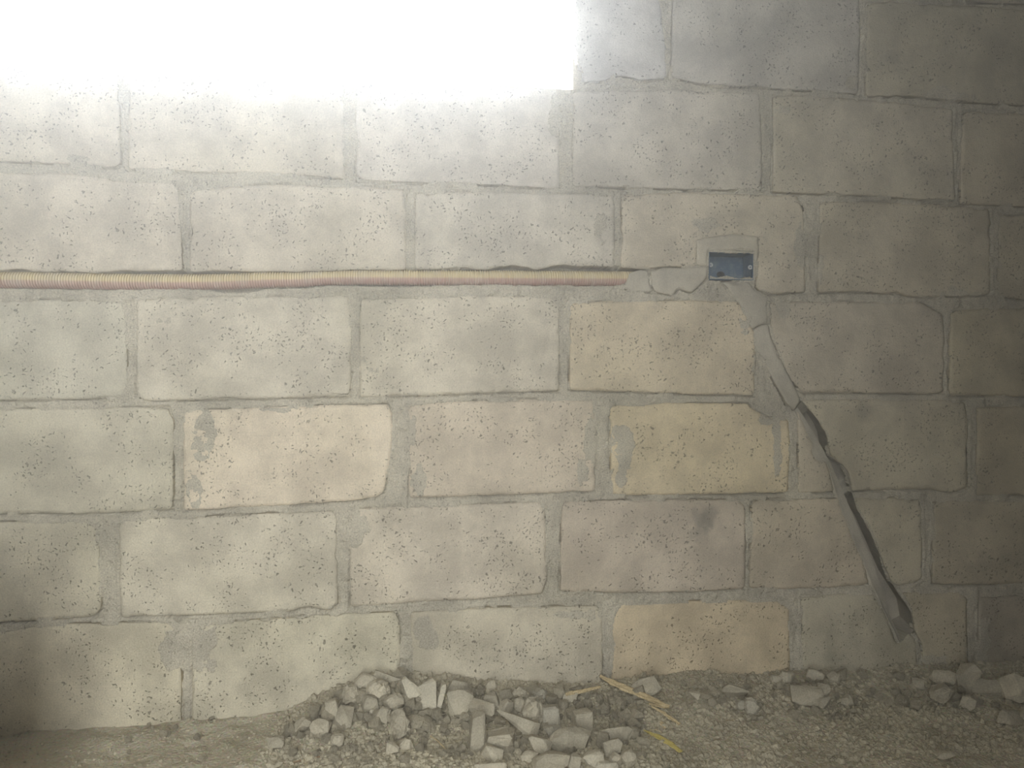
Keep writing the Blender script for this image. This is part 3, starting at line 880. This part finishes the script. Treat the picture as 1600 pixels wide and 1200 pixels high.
STONES = [
    # px, py, width, height, kind, depth ratio, tilt in degrees, label
    (570, 1066, 36, 28, 'chunk', 0.9, -8, 'squarish dusty chunk at the crest of the heap, leftmost against the blocks'),
    (606, 1061, 46, 17, 'slab', 0.6, -22, 'flat tilted sliver lying across the crest of the rubble heap'),
    (592, 1078, 34, 30, 'crumb', 0.9, 10, 'dark crumbly lump under the tilted sliver at the heap crest'),
    (644, 1073, 34, 36, 'chunk', 0.8, 15, 'broad chunk at the crest just behind the upright pale pointed slab'),
    (668, 1088, 28, 50, 'slab', 0.45, 3, 'upright pale slab with a pointed top standing against the wall'),
    (692, 1092, 15, 46, 'slab', 1.4, -6, 'thin upright sliver standing next to the pale pointed slab'),
    (583, 1098, 34, 24, 'chunk', 0.9, -5, 'oblong lump in the heap under the crumbly dark lump'),
    (616, 1098, 32, 26, 'round', 0.9, 12, 'rounded pebble-like lump midway up the heap with a dark rim'),
    (520, 1109, 24, 32, 'chunk', 0.8, 20, 'leaning chunk on the outer slope of the heap, highest on that slope'),
    (539, 1120, 26, 34, 'chunk', 0.9, -12, 'tall chunk beside the leaning one on the outer slope'),
    (502, 1137, 36, 26, 'round', 0.9, -4, 'smooth oval lump low on the outer slope of the heap'),
    (474, 1132, 30, 22, 'chunk', 0.9, 18, 'wedge chunk at the outer edge of the heap beside the smooth oval lump'),
    (528, 1157, 22, 24, 'round', 1.0, 0, 'single round lump resting in fine grit below the smooth oval lump'),
    (431, 1160, 26, 18, 'chunk', 1.0, 5, 'lone flat chunk on the dusty floor outside the heap'),
    (600, 1117, 24, 26, 'chunk', 0.9, -15, 'small angular chunk below the rounded pebble-like lump'),
    (625, 1131, 30, 42, 'crumb', 0.9, 8, 'tall crumbly lump in the lower middle of the heap'),
    (548, 1085, 26, 28, 'crumb', 0.9, 0, 'crumbly lump on the shoulder of the heap below its crest'),
    (612, 1170, 24, 20, 'chunk', 0.9, -20, 'small split chunk at the front of the grit patch'),
    (635, 1163, 26, 20, 'chunk', 0.9, 12, 'small flat-topped chunk beside the split one at the front'),
    (583, 1112, 13, 9, 'chunk', 0.9, 0, 'tiny whitish chip lying in the middle of the heap'),
    (718, 1097, 42, 38, 'chunk', 0.8, -6, 'large rounded-corner chunk right of the thin upright sliver'),
    (752, 1107, 42, 28, 'chunk', 0.9, 4, 'roof-shaped chunk with a peaked top above the upright oblong block'),
    (748, 1143, 27, 56, 'cube', 0.8, -3, 'upright oblong piece with flat faces standing in fine grit'),
    (811, 1135, 78, 32, 'slab', 0.8, -20, 'long flat wedge lying tilted in the middle of the rubble'),
    (784, 1159, 46, 36, 'chunk', 0.9, 10, 'broad flat-topped chunk below the long tilted wedge'),
    (768, 1177, 36, 24, 'chunk', 0.9, -10, 'rough chunk at the foot of the upright oblong piece'),
    (841, 1166, 42, 30, 'chunk', 0.9, -18, 'speckled chunk below the tip of the long tilted wedge'),
    (832, 1113, 38, 38, 'crumb', 0.9, 0, 'coarse crumbling mortar lump above the tip of the long wedge'),
    (860, 1119, 28, 30, 'cube', 0.9, 3, 'grey cube-shaped chunk right of the crumbling mortar lump'),
    (864, 1143, 34, 18, 'chunk', 0.9, -4, 'low dark chunk under the grey cube-shaped chunk'),
    (910, 1125, 28, 28, 'cube', 0.9, 2, 'squared chunk below the short piece of wood'),
    (890, 1088, 24, 15, 'cube', 0.9, -3, 'small brick-like chip behind the short piece of wood'),
    (893, 1156, 76, 36, 'round', 0.8, -6, 'largest rounded lump in the rubble, below the squared chunk'),
    (956, 1141, 58, 34, 'slab', 0.8, -26, 'sloping wedge right of the squared chunk'),
    (862, 1189, 64, 32, 'chunk', 0.8, 6, 'big smooth block fragment at the very bottom of the picture'),
    (768, 1197, 52, 18, 'chunk', 0.8, 0, 'flat fragment cut by the bottom edge beside fine grit'),
    (926, 1188, 38, 28, 'chunk', 0.9, 8, 'pale chunk at the bottom right of the big smooth fragment'),
    (948, 1199, 36, 18, 'chunk', 0.9, 0, 'low fragment cut by the bottom edge under the pale chunk'),
    (982, 1184, 26, 26, 'round', 0.9, 0, 'rounded lump at the outer end of the bottom row of chunks'),
    (828, 1183, 28, 18, 'chunk', 0.9, 14, 'dark flat chip wedged behind the big smooth block fragment'),
    (957, 1168, 32, 24, 'chunk', 0.9, 20, 'rough chunk below the sloping wedge'),
    (1007, 1076, 52, 29, 'chunk', 0.6, 22, 'large ridge-backed stone behind the long wood splinter'),
    (766, 1071, 17, 16, 'chunk', 0.9, 10, 'small knob resting against the wall at the back of the rubble'),
    (812, 1083, 24, 17, 'crumb', 0.9, 0, 'small dark crumb against the wall behind the crumbling lump'),
    (842, 1085, 26, 18, 'crumb', 0.9, 0, 'crumbly knob topping the pile behind the grey cube chunk'),
    (792, 1107, 26, 26, 'chunk', 0.9, -30, 'pointed chunk right of the roof-shaped chunk'),
    (768, 1095, 22, 26, 'chunk', 0.9, 25, 'leaning sliver behind the roof-shaped chunk'),
    (716, 1074, 30, 22, 'chunk', 0.8, -10, 'chunk leaning on the wall behind the large rounded-corner chunk'),
    (812, 1101, 22, 22, 'round', 0.9, 0, 'round knob between the pointed chunk and the crumbling lump'),
    (843, 1097, 15, 13, 'round', 1.0, 0, 'tiny round pebble on top of the crumbling mortar lump'),
    (898, 1190, 22, 24, 'chunk', 0.9, 0, 'dark chip squeezed between two bottom fragments'),
    (962, 1187, 22, 20, 'round', 0.9, 0, 'small knob beside the rounded lump at the bottom'),
    (1230, 1058, 24, 19, 'round', 0.9, 0, 'pale round pebble by the open block joint at the wall foot'),
    (1212, 1061, 15, 11, 'cube', 0.9, 0, 'little square chip next to the pale round pebble'),
    (1274, 1057, 26, 21, 'chunk', 0.9, -8, 'upturned triangular stone at the wall foot past the pale pebble'),
    (1174, 1104, 22, 26, 'round', 0.9, 10, 'smooth grey egg-shaped pebble lying in dark crumbs'),
    (1158, 1102, 18, 15, 'chunk', 0.9, -10, 'small grey chip touching the egg-shaped pebble'),
    (1286, 1080, 22, 24, 'chunk', 0.9, 0, 'blunt stone under the upturned triangular stone'),
    (1148, 1082, 42, 24, 'slab', 0.9, -10, 'flat earthy clod above the egg-shaped pebble'),
    (1260, 1086, 50, 30, 'chunk', 0.9, -8, 'wide earthy clod in front of the blunt stone'),
    (1288, 1097, 24, 19, 'chunk', 0.9, 5, 'small clod at the corner of the wide earthy clod'),
    (1084, 1086, 20, 16, 'chunk', 0.9, -15, 'small wedge clod beyond the tip of the wood splinter'),
    (1302, 1058, 22, 19, 'chunk', 0.9, 0, 'blunt triangular stone between the wall foot and the end of the chase'),
    (1474, 1059, 40, 25, 'chunk', 0.9, -5, 'pyramid-shaped stone at the wall foot below the chase end'),
    (1514, 1061, 38, 42, 'chunk', 0.8, 18, 'tall angular stone leaning on the wall past the pyramid-shaped one'),
    (1472, 1083, 40, 28, 'round', 0.9, 0, 'domed stone in front of the pyramid-shaped stone'),
    (1550, 1073, 60, 26, 'chunk', 0.8, 4, 'long low stone past the tall angular stone'),
    (1588, 1074, 44, 42, 'chunk', 0.8, 0, 'big dim stone at the edge of the picture'),
    (1576, 1121, 50, 24, 'chunk', 0.9, -12, 'flat dim slab of rubble below the big stone at the edge'),
    (1434, 1068, 20, 17, 'chunk', 0.9, 0, 'small stone left of the pyramid-shaped stone'),
    (1478, 1180, 26, 14, 'chunk', 0.9, -8, 'lone flat stone on the bare dirt in the dim corner'),
    (1324, 1094, 24, 19, 'round', 0.9, 0, 'rounded clod beside the dark crumbs under the chase'),
    (1510, 1097, 28, 24, 'chunk', 0.9, 10, 'blocky stone below the tall angular stone'),
]
placed = []
SHORT = '''square crest chunk|tilted crest sliver|crumbly dark crest lump|broad crest chunk|pale pointed slab|thin upright sliver|oblong heap lump|rounded dark-rimmed lump|leaning slope chunk|tall slope chunk|smooth oval lump|outer wedge chunk|lone round lump|lone floor chunk|small angular chunk|tall crumbly lump|crumbly shoulder lump|small split chunk|flat-topped chunk|whitish chip|large rounded-corner chunk|roof-shaped chunk|upright oblong piece|long tilted wedge|broad flat-topped chunk|rough foot chunk|speckled chunk|crumbling mortar lump|grey cube chunk|low dark chunk|squared chunk|brick-like chip|largest rounded lump|sloping wedge|big smooth fragment|flat bottom fragment|pale bottom chunk|low cut fragment|rounded bottom lump|dark flat chip|rough chunk under the wedge|ridge-backed stone|small back knob|small dark wall crumb|crumbly pile-top knob|pointed chunk|leaning sliver|wall-leaning chunk|round knob|tiny round pebble|squeezed dark chip|small bottom knob|pale round pebble|little square chip|upturned triangular stone|grey egg-shaped pebble|small grey chip|blunt stone|flat earthy clod|wide earthy clod|small corner clod|small wedge clod|blunt triangular stone|pyramid-shaped stone|tall angular stone|domed stone|long low stone|big dim stone|flat dim slab|small stone by the pyramid|lone flat stone|rounded clod|blocky stone'''.split('|')
assert len(SHORT) == len(STONES)
CRUMBS = {}


def place_stone(px, py, w, h, kind, dr, tilt, seed, tint, sink=0.36):
    base = ground_hit(px, py + 0.42 * h)
    dep = float((base - CAMP) @ CR[:, 2]) * -1
    wm, hm = w * dep / F_PX, h * dep / F_PX * 1.05
    dm = min(wm, hm) * dr if kind != 'slab' else max(0.010, min(wm, hm) * dr)
    me = stone_mesh(seed, wm * 1.04, dm, hm, kind)
    o = link('concrete_chunk', me, M_STONE)
    y = min(base[1] - dm * 0.15, -dm / 2 - 0.004)
    # keep the stone on its line of sight to the spot while it moves off the wall
    d = ray(px, py); t = (y + CAM_D) / d[1]
    c = CAMP + d * t
    o.location = c
    o.rotation_euler = (random.Random(seed).uniform(-0.25, 0.05), math.radians(-tilt), random.Random(seed + 1).uniform(-0.3, 0.3))
    o.color = (*tint, 1)
    placed.append((px, py, max(w, h) / 2))
    return o


for i, (px, py, w, h, kd, dr, tl, lb) in enumerate(STONES):
    r = random.Random(900 + i)
    f = r.uniform(0.86, 1.16)
    tint = (0.385 * f, 0.34 * f, 0.25 * f)
    if 'pale' in lb or 'whitish' in lb: tint = (0.47, 0.42, 0.315)
    if 'grey' in lb: tint = (0.39, 0.352, 0.27)
    o = place_stone(px, py, w, h, kd, dr, tl, 1000 + i, tint)
    tag(o, lb, 'stone', 'hand-sized rubble at the foot of the wall')

# smaller pieces between them, one by one
PROTO = [stone_mesh(3000 + i, 1, 0.85, 0.8, 'chunk' if i % 3 else 'crumb') for i in range(14)]
ZONES = [  # polygon in the photograph, how many, size range in pixels, label, group
    ([(500, 1110), (560, 1075), (640, 1062), (700, 1080), (760, 1090), (740, 1120), (700, 1150), (640, 1150), (560, 1140), (470, 1160), (440, 1150)], 105, (11, 28), 'small concrete crumb filling gaps in the rubble heap', 'crumbs in the rubble heap'),
    ([(740, 1090), (1000, 1085), (1020, 1190), (900, 1198), (760, 1198), (700, 1180)], 78, (11, 28), 'small concrete crumb wedged between the larger chunks', 'crumbs between the chunks'),
    ([(1060, 1062), (1590, 1060), (1596, 1110), (1400, 1120), (1200, 1130), (1070, 1110)], 78, (8, 22), 'small earthy crumb strewn along the wall foot below the chase', 'crumbs along the wall foot'),
    ([(560, 1150), (700, 1150), (745, 1198), (470, 1198), (440, 1175)], 34, (8, 20), 'small concrete crumb lying in the fine grit patch', 'crumbs in the grit patch'),
    ([(150, 1140), (340, 1122), (420, 1135), (420, 1190), (200, 1195)], 12, (7, 15), 'tiny crumb scattered on the bare dusty floor', 'crumbs on the bare floor'),
]


def scatter(poly, n, rs):
    a = np.array(poly, float); lo, hi = a.min(0), a.max(0)
    out = []
    while len(out) < n:
        q = rs.uniform(lo, hi, (n, 2))
        out += list(q[inside(q, a)])
    return out[:n]


for zi, (poly, n, (s0, s1), lb, grp) in enumerate(ZONES):
    rs = np.random.RandomState(50 + zi)
    cnt, tries = 0, 0
    for q in scatter(poly, n * 5, rs):
        if cnt >= n: break
        s = s0 + (s1 - s0) * rs.rand() ** 1.6
        if any(math.hypot(q[0] - a, q[1] - b) < 0.5 * c + 0.2 * s for a, b, c in placed): continue
        base = ground_hit(*q)
        dep = -float((base - CAMP) @ CR[:, 2])
        sm = s * dep / F_PX
        o = link('concrete_crumb', PROTO[rs.randint(len(PROTO))], M_STONE)
        o.scale = (sm * rs.uniform(0.8, 1.15), sm * rs.uniform(0.8, 1.1), sm * rs.uniform(0.75, 1.1))
        o.location = (base[0], min(base[1], -sm * 0.55), base[2] + sm * 0.40)
        o.rotation_euler = rs.uniform(-0.6, 0.6, 3) + np.array([0, 0, rs.uniform(0, 6)])
        f = rs.uniform(0.80, 1.18)
        o.color = (0.40 * f, 0.35 * f, 0.252 * f, 1)
        tag(o, lb, 'crumb', grp)
        ai = min(range(len(STONES)), key=lambda a_: math.hypot(STONES[a_][0] - q[0], STONES[a_][1] - q[1]))
        dx, dy = q[0] - STONES[ai][0], q[1] - STONES[ai][1]
        side = ('right of' if dx > 0 else 'left of') if abs(dx) > abs(dy) else ('below' if dy > 0 else 'above')
        CRUMBS.setdefault((ai, side), []).append((s, o))
        placed.append((q[0], q[1], s / 2))
        cnt += 1


for (ai, side), lst in CRUMBS.items():
    lst.sort(key=lambda e_: -e_[0])
    rank = [''] if len(lst) == 1 else ['larger', 'smaller'] if len(lst) == 2 else ['largest', 'second largest', 'third largest', 'fourth largest', 'fifth largest', 'sixth largest', 'seventh largest', 'eighth largest', 'ninth largest', 'tenth largest', 'eleventh largest', 'twelfth largest'][:len(lst) - 1] + ['smallest']
    for k_, (s_, o_) in enumerate(lst):
        rk = rank[min(k_, len(rank) - 1)]
        o_['label'] = (f'{rk} of the concrete crumbs {side} the {SHORT[ai]}' if rk else f'small concrete crumb {side} the {SHORT[ai]}')


# ------------------------------------------------------------------ two unseen blocks added outside the view to cast shade on the wall foot
def shade_block(z, rot, seed, label):
    poly = np.array([(-0.145, -0.098), (0.145, -0.098), (0.145, 0.098), (-0.145, 0.098)])
    o = slab_piece('shade_block', poly, M_BLOCK, seed, 0.15, grid=0.012)
    o.parent = None
    me = o.data
    n = len(me.vertices)
    bm = bmesh.new(); bm.from_mesh(me)
    be = [e for e in bm.edges if e.is_boundary]
    bmesh.ops.contextual_create(bm, geom=be)
    bm.to_mesh(me); bm.free()
    o.location = (-0.68, -0.62, z)
    o.rotation_euler = (0, 0, rot)
    o.color = (0.46, 0.42, 0.33, 1)
    tag(o, label, 'block', 'unseen blocks added to shade the wall foot')


shade_block(0.104, 0.0, 777, 'lower of two unseen concrete blocks added to shade the wall foot')
shade_block(0.302, 0.06, 778, 'upper of two unseen concrete blocks added to shade the wall foot')


# ------------------------------------------------------------------ uncountable grit
def grit():
    rs = np.random.RandomState(11)
    V, T = [], []
    gr = (1 + 5 ** 0.5) / 2
    base = np.array([(-1, gr, 0), (1, gr, 0), (-1, -gr, 0), (1, -gr, 0), (0, -1, gr), (0, 1, gr), (0, -1, -gr), (0, 1, -gr), (gr, 0, -1), (gr, 0, 1), (-gr, 0, -1), (-gr, 0, 1)], float) / 1.9
    tri = np.array([(0, 11, 5), (0, 5, 1), (0, 1, 7), (0, 7, 10), (0, 10, 11), (1, 5, 9), (5, 11, 4), (11, 10, 2), (10, 7, 6), (7, 1, 8), (3, 9, 4), (3, 4, 2), (3, 2, 6), (3, 6, 8), (3, 8, 9), (4, 9, 5), (2, 4, 11), (6, 2, 10), (8, 6, 7), (9, 8, 1)])
    def add(n, xr, yr, s0, s1, dens):
        nonlocal V, T
        x = rs.uniform(*xr, n); y = -np.abs(rs.uniform(*yr, n))
        keep = rs.rand(n) < dens(x, y)
        x, y = x[keep], y[keep]
        m = len(x)
        s = s0 + (s1 - s0) * rs.rand(m) ** 3
        z = ground_h(x, y) + s * 0.2
        P = base[None] * s[:, None, None] * rs.uniform(0.72, 1.15, (m, 12, 1)) * rs.uniform(0.7, 1.2, (m, 1, 3)) + rs.normal(size=(m, 12, 3)) * s[:, None, None] * 0.10
        y = np.minimum(y, -s)
        P += np.stack([x, y, z], -1)[:, None]
        off = sum(len(v) for v in V)
        V.append(P.reshape(-1, 3)); T.append((tri[None] + (np.arange(m) * 12)[:, None, None] + off).reshape(-1, 3))
    ax = lambda p: float(W(p, 1080)[0])
    heap = lambda x, y: np.clip(np.interp(x, [ax(150), ax(420), ax(520), ax(1000), ax(1100), ax(1600)], [0.14, 0.28, 1, 1, 0.8, 0.75]) * (0.45 + 0.9 * np.clip(fbm(x / 0.07, y / 0.07, 71, 3) + 0.3, 0, 1)), 0, 1)
    add(26000, (-0.85, 1.5), (0, 0.34), 0.0010, 0.0042, heap)
    add(14000, (ax(430), 1.5), (0, 0.30), 0.0025, 0.0072, heap)
    add(2600, (ax(430), ax(1010)), (0, 0.26), 0.004, 0.008, lambda x, y: 0.8 * np.interp(x, [ax(430), ax(540), ax(1010)], [0.15, 1, 0.8]))
    V = np.concatenate(V); T = np.concatenate(T)
    o = link('concrete_grit', quads_mesh('concrete_grit', V, T, False), M_STONE, bpy.data.objects['floor'])
    o.color = (0.415, 0.365, 0.26, 1)
    tag(o, 'fine concrete grit and dust strewn at the foot of the wall', kind='stuff')


grit()


# ------------------------------------------------------------------ wood, straw and twigs
def strip(name, pts, wid, thick, mat, seed, label, cat, lift=0.006, fray=0.0, root=True):
    """flat fibrous sliver following a pixel path across the rubble"""
    rs = np.random.RandomState(seed)
    P = np.array([ground_hit(*p) for p in pts]) + np.array([0, 0, lift])
    L = np.concatenate([[0], np.cumsum(np.linalg.norm(np.diff(P, axis=0), axis=1))])
    n = 36
    s = np.linspace(0, L[-1], n)
    C = np.stack([np.interp(s, L, P[:, k]) for k in range(3)], -1)
    # stiff: straighten the height
    C[:, 2] = 0.75 * np.linspace(C[0, 2], C[-1, 2], n) + 0.25 * C[:, 2]
    C[:, 2] = np.maximum(C[:, 2], ground_h(C[:, 0], C[:, 1]) + thick * 0.6)
    t = s / L[-1]
    wv = np.interp(t, np.linspace(0, 1, len(wid)), wid) * (1 + 0.18 * fbm(t * 9, t * 0 + seed, seed, 3))
    T = np.gradient(C, axis=0); T /= np.linalg.norm(T, axis=1)[:, None]
    up = np.array([0, -0.45, 0.9]); S = np.cross(T, up); S /= np.linalg.norm(S, axis=1)[:, None]
    U = np.cross(S, T)
    prof = [(-1, -0.2), (-0.75, 0.75), (-0.2, 1.0), (0.3, 0.7), (0.8, 0.85), (1, -0.1), (0.6, -0.9), (-0.6, -0.9)]
    k = len(prof)
    V = np.zeros((n, k, 3))
    for j, (a, b) in enumerate(prof):
        e = fray * fbm(t * 14, t * 0 + j * 3.3, seed + j, 2)
        V[:, j] = C + S * (a * wv / 2 * (1 + e))[:, None] + U * (b * thick / 2 * (0.8 + 0.4 * vn(t * 12, t * 0 + j, seed)))[:, None]
    Q = [(i * k + j, i * k + (j + 1) % k, (i + 1) * k + (j + 1) % k, (i + 1) * k + j) for i in range(n - 1) for j in range(k)]
    faces = [q[::-1] for q in Q] + [tuple(range(k)), tuple(range((n - 1) * k, n * k))[::-1]]
    me = mesh(name, V.reshape(-1, 3), faces)
    bm = bmesh.new(); bm.from_mesh(me); bmesh.ops.recalc_face_normals(bm, faces=bm.faces); bm.to_mesh(me); bm.free()
    o = link(name, me, mat)
    if label: tag(o, label, cat)
    return o


a = strip('wood_splinter', [(938, 1074), (968, 1088), (1000, 1101), (1024, 1112), (1046, 1123)], [0.005, 0.015, 0.017, 0.016, 0.014, 0.004], 0.007, M_WOOD, 5, 'long pale wood splinter with a frayed end lying on the rubble', 'wood splinter', 0.022, 0.35)
for pts, wd in (([(1018, 1112), (1036, 1122), (1050, 1132), (1062, 1140)], [0.003, 0.007, 0.008, 0.006]), ([(1014, 1108), (1034, 1112), (1046, 1113)], [0.003, 0.009, 0.004])):
    b_ = strip('frayed_fibre', pts, wd, 0.004, M_WOOD, 8 + len(pts), None, None, 0.010, 0.5)
    b_.parent = a
strip('wood_sliver', [(884, 1101), (908, 1097), (938, 1089)], [0.006, 0.009, 0.008, 0.004], 0.006, M_WOOD, 15, 'short straw-coloured wood sliver lying above the squared chunk', 'wood sliver', 0.02, 0.2)
strip('dry_leaf', [(1006, 1146), (1030, 1158), (1048, 1168), (1064, 1180)], [0.002, 0.009, 0.012, 0.012, 0.007], 0.0025, M_STRAW, 21, 'yellow dry leaf blade lying on the dirt below the wood splinter', 'leaf', 0.006, 0.3)
strip('straw_stalk', [(1000, 1167), (1012, 1158), (1026, 1148)], [0.0018, 0.002, 0.0015], 0.0018, M_WOOD, 25, 'thin pale straw crossing under the yellow leaf blade', 'straw', 0.004)
strip('curled_straw', [(1014, 1146), (1024, 1143), (1032, 1147), (1034, 1152)], [0.0015, 0.002, 0.0012], 0.0016, M_WOOD, 26, 'short curled straw at the top of the yellow leaf blade', 'straw', 0.006)
strip('dry_twig', [(455, 1194), (480, 1189), (505, 1184), (536, 1175)], [0.0015, 0.0028, 0.003, 0.002], 0.0026, M_TWIG, 31, 'thin reddish twig lying on bare dust outside the heap', 'twig', 0.003)
strip('straw_stalk', [(672, 1155), (684, 1166), (700, 1180)], [0.0015, 0.002, 0.0018], 0.0018, M_WOOD, 36, 'thin pale straw lying in the fine grit patch', 'straw', 0.006)
strip('wood_chip', [(1031, 1131), (1036, 1136), (1039, 1141)], [0.006, 0.009, 0.004], 0.004, M_WOOD, 41, 'tiny pale wood chip beneath the long splinter', 'wood chip', 0.004)


# ------------------------------------------------------------------ haze volume added to make the glare around the window
def haze():
    me = boxes_mesh('glare_haze', [(X_L + 0.01, X_R - 0.01, Y_F + 0.01, -0.012, 0.41, Z_T - 0.01)])
    m = bpy.data.materials.new('glare_haze')
    m.use_nodes = True
    nt = m.node_tree
    for n in list(nt.nodes):
        if n.type != 'OUTPUT_MATERIAL': nt.nodes.remove(n)
    out = [n for n in nt.nodes if n.type == 'OUTPUT_MATERIAL'][0]
    a = nt.nodes.new('ShaderNodeVolumeScatter'); a.inputs['Density'].default_value = 0.115; a.inputs['Anisotropy'].default_value = 0.93
    b = nt.nodes.new('ShaderNodeVolumeScatter'); b.inputs['Density'].default_value = 0.080; b.inputs['Anisotropy'].default_value = 0.72
    s = nt.nodes.new('ShaderNodeAddShader')
    nt.links.new(a.outputs[0], s.inputs[0]); nt.links.new(b.outputs[0], s.inputs[1]); nt.links.new(s.outputs[0], out.inputs['Volume'])
    o = link('glare_haze', me, m)
    o.display_type = 'WIRE'
    tag(o, 'added haze volume making the bright glare below the window', 'haze', kind='stuff')


haze()
